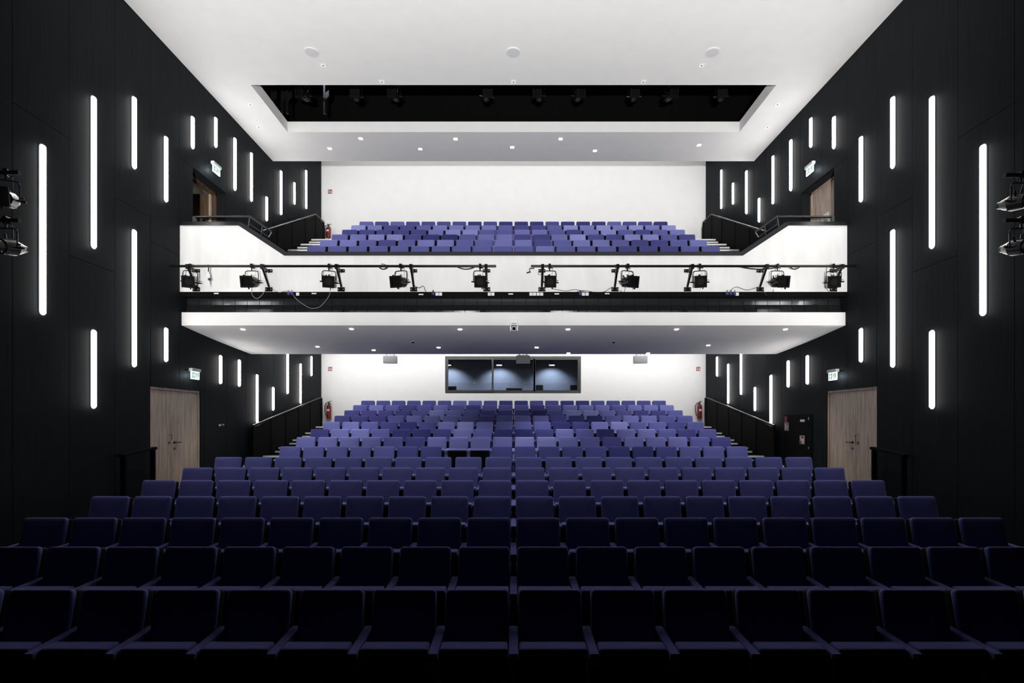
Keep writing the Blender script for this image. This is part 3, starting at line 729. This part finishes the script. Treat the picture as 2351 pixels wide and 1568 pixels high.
# ------------------------------------------------------------------ stage lamps
def fixture_parts(t):
    # hangs from a bar through the origin; the lamp looks along -y
    obj('clamp', B(lambda bm: (rbox(bm, -.025, .025, -.04, .04, -.045, .045, .008, 1), cyl(bm, (0, 0, -.10), (0, 0, -.04), .012, n=8), cyl(bm, (.02, 0, -.03), (.07, 0, -.045), .008, n=6))), 'lamp_black', t)
    yk = [(-.135, 0, -.335), (-.135, 0, -.16), (-.125, 0, -.115), (-.09, 0, -.10), (.09, 0, -.10), (.125, 0, -.115), (.135, 0, -.16), (.135, 0, -.335)]
    obj('yoke', B(tube, yk, .009, 6), 'lamp_black', t, smooth=True)
    T = Matrix.Translation((0, 0, -.335)) @ Matrix.Rotation(math.radians(12), 4, 'X')
    def tb(f):
        q = bmesh.new(); f(q); b = bmesh.new(); merge(b, q, T); return b
    def body(q):
        cyl(q, (0, -.10, 0), (0, .10, 0), .10, .105, 18); cyl(q, (0, .10, 0), (0, .24, 0), .105, .06, 18); cyl(q, (0, .24, 0), (0, .30, 0), .05, .045, 14)
        for k in range(6): a = PI * k / 3; box(q, .1 * math.cos(a) - .008, .1 * math.cos(a) + .008, -.08, .12, .1 * math.sin(a) - .008, .1 * math.sin(a) + .008)
    obj('body', tb(body), 'lamp_black', t, smooth=True)
    def front(q):
        cyl(q, (0, -.24, 0), (0, -.08, 0), .085, .085, 18)
    obj('lens_tube', tb(front), 'lamp_black', t, smooth=True)
    def cf(q):
        w0, w1 = .118, .075
        for a in ((-w0, w0, -w0, -w1), (-w0, w0, w1, w0), (-w0, -w1, -w1, w1), (w1, w0, -w1, w1)): box(q, a[0], a[1], -.275, -.235, a[2], a[3])
        box(q, -w0, w0, -.244, -.236, -w0, w0)
        box(q, -.05, -.03, -.27, -.24, w0, w0 + .02); box(q, .03, .05, -.27, -.24, -w0 - .03, -w0)
    obj('colour_frame', tb(cf), 'black_paint', t)
    obj('lens', tb(lambda q: cyl(q, (0, -.254, 0), (0, -.240, 0), .070, n=18)), 'lens_dark', t)
    obj('knob', tb(lambda q: (cyl(q, (.10, .03, 0), (.19, .03, -.01), .014, n=8), cyl(q, (.13, .0, .03), (.18, .0, .035), .009, n=6))), 'lamp_black', t)
    obj('knob', tb(lambda q: (cyl(q, (-.10, .03, 0), (-.18, .03, .01), .014, n=8))), 'lamp_black', t)
    obj('shutter_handle', tb(lambda q: (cyl(q, (0, .02, .09), (0, .02, .16), .012, n=8), cyl(q, (-.07, .02, .07), (-.11, .0, .13), .012, n=8))), 'lamp_black', t)
    obj('safety_wire', B(tube, [(.03, .03, .03), (.06, .03, -.08), (.05, .05, -.2), (.02, .05, -.25)], .003, 5), 'mid_grey', t)
proto = None
def fixture(loc, yaw, label, group):
    global proto
    if proto is None:
        proto = thing('stage_lamp', label, 'stage lamp', loc, (0, 0, math.radians(yaw)), group); fixture_parts(proto); return proto
    o = copy_tree(proto); o.location = loc; o.rotation_euler = (0, 0, math.radians(yaw)); o['label'] = label; o['group'] = group
    return o
BAR = 11.2; zbar = zz(611, BAR)
XS = [437, 578, 755, 920, 1102, 1262, 1441, 1607, 1785, 1914]
YAW = [22, 2, 17, -13, 4, 0, 16, -15, 2, -28]
NAMES = ['beside the hanging paper strip', 'second from left, nearest the cable loop', 'third from the left', 'fourth from the left', 'at the right end of left bar',
         'at the left end of the right bar', 'second on the right bar', 'third on the right bar', 'fourth on the right bar', 'at the far right wall']
for x, a, nm in zip(XS, YAW, NAMES):
    xb = (x - CX) * BAR / F
    fixture((xb, BAR, zbar), a, 'black stage lamp under the balcony rail, ' + nm, 'stage lamps on the balcony rail')
BR = [[451.6, 618, 784, 950, 1117.7], [1244, 1411.5, 1578, 1744.5, 1912.5]]
for q, (side, x0, x1) in enumerate((('left', 393, 1139), ('right', 1219, 1964))):
    t = thing('lighting_bar', 'black lighting bar bracketed to the %s half of the parapet' % side, 'lighting bar', ((x0 - CX) * BAR / F, BAR, zbar))
    ox = (x0 - CX) * BAR / F
    obj('pipe', B(cyl, (0, 0, 0), ((x1 - x0) * BAR / F, 0, 0), .026, n=12), 'lamp_black', t, smooth=True)
    for xp in BR[q]:
        X = (xp - CX) * BF / F - ox; dy = BF - BAR
        bk = obj('bracket', B(lambda bm: (tube(bm, [(X, 0, -.02), (X, dy - .01, zz(652, BF) - zbar - .06)], .024, 8), tube(bm, [(X, 0, 0), (X + (.0), dy, zz(625, BF) - zbar)], .02, 8), box(bm, X - .03, X + .03, -.035, .035, -.06, .035))), 'lamp_black', t)
        for (yy0, yy1) in ((616, 630), (660, 671)) if False else ((618.5, 626), (660, 669.5)):
            za_, zb_ = zz(yy1, BF) - zbar, zz(yy0, BF) - zbar
            pl = B(rbox, X - .075, X + .075, dy - .03, dy - .001, za_, zb_, .004, 1)
            p_ = obj('plate', pl, 'lamp_black', bk)
            obj('bolt', B(lambda bm: (cyl(bm, (X - .05, dy - .036, (za_ + zb_) / 2), (X - .05, dy - .03, (za_ + zb_) / 2), .01, n=8), cyl(bm, (X + .05, dy - .036, (za_ + zb_) / 2), (X + .05, dy - .03, (za_ + zb_) / 2), .01, n=8))), 'bright_alu', bk)
    # cable taped along the bar
    segs = ((1050, 1090), (870, 890)) if q == 0 else ((1700, 1790), (1812, 1835))
    for a, b in segs:
        pa, pb = (a - CX) * BAR / F - ox, (b - CX) * BAR / F - ox
        obj('cable_bundle', B(tube, curve((pa, -.02, -.02), (pb, -.02, -.02), .05, 8), .012, 6), 'lamp_black', t)
# cables looping on the balcony front
def cable(pts, label, r=.006, m='mid_grey'):
    pts = [Vector(p) for p in pts]; o = pts[0]
    tag(obj('cable', B(tube, [p - o for p in pts], r, 6), m, loc=o, smooth=True), label, 'cable')
def path(lst, D):
    return [at(x, y, D) for x, y in lst]
def smooth_path(lst, D, n=5):
    P = path(lst, D); P = [P[0]] + P + [P[-1]]; out = []
    for i in range(1, len(P) - 2):
        for k in range(n):
            t = k / n; a, b, c, d = P[i - 1], P[i], P[i + 1], P[i + 2]
            out.append(.5 * ((2 * b) + (c - a) * t + (2 * a - 5 * b + 4 * c - d) * t * t + (-a + 3 * b - 3 * c + d) * t ** 3))
    out.append(P[-2]); return out
CD = BF - .04
cable(smooth_path([(578, 662), (579, 677), (588, 685), (598, 681), (608, 668)], CD), 'thin grey cable loop under the second stage lamp from left')
cable(smooth_path([(626, 664), (640, 671), (656, 668), (668, 671), (680, 686), (700, 701), (716, 708), (733, 705), (745, 694), (756, 678), (758, 664)], CD), 'long pale cable drooping below the third stage lamp')
cable(smooth_path([(951, 656), (962, 661), (972, 657), (978, 670), (988, 673)], CD), 'black cable lying beside the fourth stage lamp', .007, 'lamp_black')
cable(smooth_path([(1268, 663), (1300, 668), (1320, 665), (1346, 671)], CD), 'black cable running right from the fifth bracket pair', .006, 'lamp_black')
cable(smooth_path([(1404, 660), (1385, 671), (1370, 672), (1340, 667), (1322, 671)], CD), 'black cable running left to the middle socket group', .006, 'lamp_black')
cable(smooth_path([(1422, 667), (1432, 671), (1436, 660)], CD), 'short black cable under the second right bar lamp', .005, 'lamp_black')
cable(smooth_path([(1740, 659), (1715, 666), (1690, 659), (1675, 669)], CD), 'black cable arching beside the right socket group', .006, 'lamp_black')
cable(smooth_path([(1752, 667), (1763, 680), (1773, 676), (1776, 664)], CD), 'black cable loop under the fourth right bar lamp', .005, 'lamp_black')
cable(smooth_path([(1898, 612), (1897, 635), (1894, 655), (1903, 670)], CD), 'thin black cable hanging left of the far right lamp', .005, 'lamp_black')
cable(smooth_path([(880, 611), (876, 606), (882, 607), (888, 611)], BAR), 'small cable loop on top of the left bar', .006, 'lamp_black')
# paper strip hanging on the bar, spare clamp on the right bar
t = thing('hanging_tag', 'pale twisted paper tag hanging from the left lighting bar', 'tag', at(478, 611, BAR))
bm = bmesh.new(); prism(bm, [(-.045, -.12), (0, -.1), (.04, -.2), (.03, -.27), (.015, -.44), (-.02, -.3)], 'y', -.004, .004); obj('paper', bm, 'light_grey', t)
obj('hook', B(tube, [(0, 0, .03), (.01, 0, -.05), (0, 0, -.11)], .012, 6), 'lamp_black', t)
obj('clip', B(rbox, .0, .05, -.02, .02, -.30, -.25, .006, 1), 'lamp_black', t)
t = thing('spare_clamp', 'empty black lamp clamp at the left tip of right bar', 'clamp', at(1226, 611, BAR))
obj('bracket', B(tube, [(0, 0, 0), (0, 0, -.045), (-.09, 0, -.05), (-.09, 0, -.12), (-.14, 0, -.135)], .012, 6), 'lamp_black', t)
obj('handle', B(cyl, (-.155, 0, -.14), (-.07, 0, -.12), .014, n=8), 'lamp_black', t)
obj('loop', B(tube, [(.12 + .035 * math.cos(a * PI / 6), -.01, -.15 + .035 * math.sin(a * PI / 6)) for a in range(12)], .004, 5), 'lamp_black', t)
# sockets on the cable tray
sk = [684, 1003.5, 1011.5, 1123.5, 1131.5, 1219, 1227, 1235.5, 1243.5, 1339.4, 1347.8, 1692]
sl = ['beside the long drooping cable', 'first of the pair right of the fourth lamp', 'second of the pair right of the fourth lamp', 'first of the pair under left bar end', 'second of the pair under left bar end',
      'first of four near the right bar tip', 'second of four near the right bar tip', 'third of four near the right bar tip', 'fourth of four near the right bar tip', 'first of the pair after the blue plug', 'second of the pair after the blue plug', 'right of the three blue plugs']
SKM = to_mesh('faceplate', B(rbox, -.034, .034, -.022, 0, -.034, .034, .006, 1), 'white_plastic')
SKF = to_mesh('flap', B(rbox, -.024, .024, -.03, -.02, -.026, .012, .004, 1), 'white_plastic')
for x, lab in zip(sk, sl):
    t = thing('power_socket', 'white power socket on cable tray, ' + lab, 'socket', at(x, 675.5, BF), group='sockets on the cable tray')
    obj('faceplate', SKM, parent=t); obj('flap', SKF, parent=t)
for x, lab in ((995, 'left of the socket pair in mid left tray'), (1332, 'left of the socket pair in mid right tray'), (1668, 'first of three on the right tray'), (1676.6, 'second of three on the right tray'), (1685, 'third of three on the right tray'), (664, 'on the left tray by the cable coil'), (672, 'under the cable coil on left tray')):
    t = thing('power_plug', 'dark blue plug, ' + lab, 'plug', at(x, 675, BF), group='blue plugs on the cable tray')
    obj('housing', B(rbox, -.03, .03, -.05, 0, -.03, .03, .008, 1), 'plug_blue', t)
    obj('plug_cap', B(cyl, (0, -.03, .02), (0, -.05, .07), .018, .012, 8), 'lamp_black', t)
for x, y, lab in ((496.6, 673.8, 'at the left end'), (721, 673.8, 'below the third lamp'), (966.6, 676, 'right of the fourth bracket'), (1172.6, 675, 'at the middle'), (1278.5, 674.7, 'below the first right lamp'), (1394, 674.2, 'left of the second right bracket')):
    tag(obj('label_plate', B(rbox, -.05, .05, -.006, 0, -.013, .013, .002, 1), 'sign_white', loc=at(x, y, BF)), 'small white label plate on the cable tray ' + lab, 'label', 'label plates on the cable tray')

# side booms at the frame edges
for side, s in (('left', -1), ('right', 1)):
    Dm = 6.8
    b = thing('lighting_boom', 'black vertical lighting boom with two arms by the %s wall' % side, 'lighting boom', (s * 6.95, Dm, -0.02))
    obj('pole', B(cyl, (0, 0, 0), (0, 0, 6.3), .03, n=12), 'lamp_black', b, smooth=True)
    obj('base_plate', B(cyl, (0, 0, 0), (0, 0, .03), .15, n=20), 'lamp_black', b)
    z1, z2 = zz(396 if s < 0 else 402, Dm), zz(506, Dm)
    xe = (45 - CX) * Dm / F if s < 0 else (2306 - CX) * Dm / F
    for z in (z1, z2):
        a_, b_ = 0, xe - s * 6.95
        obj('arm', B(cyl, (a_, 0, z + .02), (b_, 0, z + .02), .026, n=12), 'lamp_black', b, smooth=True)
    xs = s * 6.42
    fixture((xs, Dm, z1), 24 if s < 0 else 4, 'black stage lamp on the upper arm by the %s wall' % side, 'stage lamps on the side booms')
    fixture((xs - s * .0, Dm, z2), 4 if s < 0 else -4, 'black stage lamp on the lower arm by the %s wall' % side, 'stage lamps on the side booms')
# lamps and rigging up in the ceiling slot
pipe = thing('rigging_pipe', 'black pipe carrying lamps inside the ceiling slot', 'pipe', (0, 13.7, CZ + 8.62))
obj('tube', B(cyl, (-5.9, 0, 0), (5.9, 0, 0), .026, n=10), 'lamp_black', pipe)
for x in (-5.6, -2.8, 0, 2.8, 5.6): obj('hanger', B(cyl, (x, 0, 0), (x, 0, 2.48), .012, n=6), 'lamp_black', pipe)
for k, xp in enumerate((700, 818, 907, 1117, 1237, 1328, 1455, 1537, 1655)):
    fixture(((xp - CX) * 13.7 / F, 13.7, CZ + 8.62), (-12, 8, -6, 10)[k % 4], 'black stage lamp in the ceiling slot, %s from the left' % ORD[k], 'stage lamps in the ceiling slot')
for k, xp in enumerate((625, 648, 660, 745)):
    t = thing('rigging_post', 'dark steel rigging post in the ceiling slot, %s from the left' % ORD[k], 'post', ((xp - CX) * 14.0 / F, 14.0, ZC + .28), group='rigging posts')
    obj('upright', B(box, -.025, .025, -.025, .025, 0, 3.05), 'black_metal', t)
    obj('gusset', B(prism, [(-.02, .3), (.12, .45), (.12, .6), (-.02, .5)], 'y', -.02, .02), 'black_metal', t)
spot('slot_work_light', (-5.3, 12.9, CZ + 9.4), (-4.6, 14.37, CZ + 7.85), 14, 80, .6, (.8, .88, 1.0), .03)

# ------------------------------------------------------------------ signs and safety equipment
def exit_sign(s, x, y, label):
    D = wd(x); z = zz(y, D)
    t = thing('exit_sign', label, 'sign', (s * (W - .15), D, z), rot=(0, 0, 0 if s < 0 else PI), group='lit exit signs')
    # local x points into the hall, y along the wall
    obj('housing', B(rbox, -.04, .04, -.17, .17, .085, .15, .008, 1), 'white_plastic', t)
    obj('bracket', B(lambda bm: (box(bm, -.15, -.03, -.1, -.08, .10, .13), box(bm, -.15, -.03, .08, .1, .10, .13))), 'black_metal', t)
    obj('panel', B(rbox, -.012, .012, -.15, .15, -.085, .085, .004, 1), 'sign_glow', t)
    d = -s
    obj('pictogram', B(box, .0125, .014, -.115, -.005, -.062, .062), 'sign_green', t)
    bm = bmesh.new(); prism(bm, [(-.06, .05), (-.095, .0), (-.075, .0), (-.075, -.05), (-.045, -.05), (-.045, 0), (-.025, 0)], 'x', .0145, .016)
    obj('arrow', bm, 'sign_glow', t)
    bm = bmesh.new()
    box(bm, .0125, .014, .02, .125, -.062, .062)
    obj('door_symbol', bm, 'sign_green', t)
    bm = bmesh.new()
    cyl(bm, (.0145, .07, .04), (.0165, .07, .04), .013, n=10)
    prism(bm, [(.055, .022), (.085, .02), (.08, -.01), (.105, -.05), (.09, -.055), (.068, -.02), (.045, -.055), (.035, -.045), (.058, -.005)], 'x', .0145, .0165)
    obj('running_figure', bm, 'sign_glow', t)
    pl = bpy.data.lights.new('exit_sign_glow', 'POINT'); pl.energy = 1.2; pl.shadow_soft_size = .05; pl.color = (.8, .92, 1)
    po = bpy.data.objects.new('exit_sign_glow', pl); C.objects.link(po); po.location = (s * (W - .07), D, z)
exit_sign(-1, 432, 862, 'lit green and white exit sign above the left stalls doors')
exit_sign(1, 1928, 864, 'lit green and white exit sign above the right stalls doors')
exit_sign(-1, 482, 391, 'lit exit sign above the open left balcony door')
exit_sign(1, 1874, 391, 'lit exit sign above the closed right balcony door')
def fire_sign(xp, yp, label):
    t = thing('fire_sign', label, 'sign', at(xp, yp, BACK), group='red fire signs')
    obj('plate', B(box, -.075, .075, -.006, 0, -.075, .075), 'sign_red', t)
    obj('flame_symbol', B(prism, [(.02, -.05), (.055, -.05), (.06, -.01), (.045, .02), (.04, .055), (.025, .02), (.015, -.01)], 'y', -.008, -.006), 'sign_white', t)
    obj('extinguisher_symbol', B(lambda bm: (box(bm, -.045, -.015, -.008, -.006, -.05, .025), box(bm, -.055, -.01, -.008, -.006, .035, .05))), 'sign_white', t)
fire_sign(758, 440, 'small red fire sign high on the balcony back wall')
fire_sign(758, 847, 'small red fire sign on the back wall, left of the window')
fire_sign(1603, 847, 'small red fire sign on the back wall, right of the window')
def extinguisher(xp, ytop, ybot, label, flip=1):
    D = BACK - .13; z0, z1 = zz(ybot, D), zz(ytop, D); h = z1 - z0
    t = thing('fire_extinguisher', label, 'extinguisher', ((xp - CX) * D / F, D, z0), group='red fire extinguishers')
    bm = bmesh.new(); r = .085
    cyl(bm, (0, 0, .03), (0, 0, h * .70), r, n=20); cyl(bm, (0, 0, h * .70), (0, 0, h * .80), r, .035, 20); cyl(bm, (0, 0, 0), (0, 0, .03), r * .9, r, 20)
    obj('cylinder', bm, 'red_paint', t, smooth=True)
    obj('valve', B(lambda bm: (cyl(bm, (0, 0, h * .78), (0, 0, h * .9), .03, n=10), box(bm, -.015, .015, -.12, .05, h * .9, h * .93), prism(bm, [(-.02, h * .9), (.10, h * .98), (.10, h * 1.0), (-.02, h * .95)], 'y', -.012, .012))), 'black_metal', t)
    obj('hose', B(tube, [(0, 0, h * .87), (-flip * .09, 0, h * .88), (-flip * .15, 0, h * .7), (-flip * .15, 0, h * .4), (-flip * .11, 0, h * .15)], .014, 8), 'black_metal', t, smooth=True)
    obj('instruction_label', B(box, -.045, .045, -r - .004, -r + .012, h * .42, h * .53), 'light_grey', t)
    obj('wall_hook', B(box, -.03, .03, .06, .13, h * .6, h * .85), 'black_metal', t)
extinguisher(754, 514, 546, 'red fire extinguisher on the balcony back wall')
extinguisher(755, 920, 961, 'red fire extinguisher at the left of the stalls back wall')
extinguisher(1606, 920, 961, 'red fire extinguisher at the right of the stalls back wall', 1)
# hose cabinet on the right wall
yc0, yc1 = wd(1866), wd(1800); zc0, zc1 = CZ - .95, CZ + .18
t = thing('hose_cabinet', 'flush black hose cabinet with red signs in the right wall', 'cabinet', (W, (yc0 + yc1) / 2, zc0))
hw = (yc1 - yc0) / 2
obj('door', B(rbox, -.02, .0, -hw, hw, 0, zc1 - zc0, .004, 1), 'black_paint', t)
def wallplate(nm, x0, x1, y0, y1, m, px=-.024, parent=t, th=.005):
    Dm = wd((x0 + x1) / 2); a, b = wd(x1), wd(x0); oy = (yc0 + yc1) / 2
    return obj(nm, B(box, px - th, px + th, min(a, b) - oy, max(a, b) - oy, zz(y1, Dm) - zc0, zz(y0, Dm) - zc0), m, parent)
wallplate('alarm_box', 1803, 1810, 956, 969, 'red_paint')
sg = wallplate('sign', 1803.5, 1812.5, 970, 988.5, 'sign_white', -.022); wallplate('sign_field', 1804.3, 1811.8, 971, 987.7, 'sign_red', -.026)
wallplate('sign_symbol', 1805, 1807.7, 972.5, 986.5, 'sign_white', -.028); wallplate('sign_symbol', 1809, 1811, 975.5, 986, 'sign_white', -.028)
wallplate('sign', 1838.5, 1848.8, 1000, 1019.5, 'sign_white', -.022); wallplate('sign_field', 1839.3, 1848, 1001, 1018.7, 'sign_red', -.026)
wallplate('sign_symbol', 1840, 1842.4, 1002.5, 1012.5, 'sign_white', -.028); wallplate('sign_symbol', 1843.5, 1847.5, 1006.5, 1017.5, 'sign_white', -.028)
wallplate('label', 1839.5, 1849.5, 963, 968.3, 'sign_white'); obj('latch', B(cyl, (-.04, -.02, .48), (-.02, -.02, .48), .025, n=12), 'chrome', t)
wallplate('hinge', 1858, 1859.2, 958, 964, 'bright_alu'); wallplate('hinge', 1858, 1859.2, 1026, 1031, 'bright_alu')
D = wd(504); t = thing('light_switch', 'small pale switch pair on the left wall under the light strips', 'switch', (-W, D, zz(976.5, D)))
obj('plate', B(rbox, 0, .01, -.06, .22, -.03, .03, .004, 1), 'black_metal', t)
obj('button', B(rbox, .008, .016, -.045, .03, -.018, .018, .003, 1), 'sign_white', t); obj('button', B(rbox, .008, .016, .12, .17, .004, .022, .003, 1), 'light_grey', t)
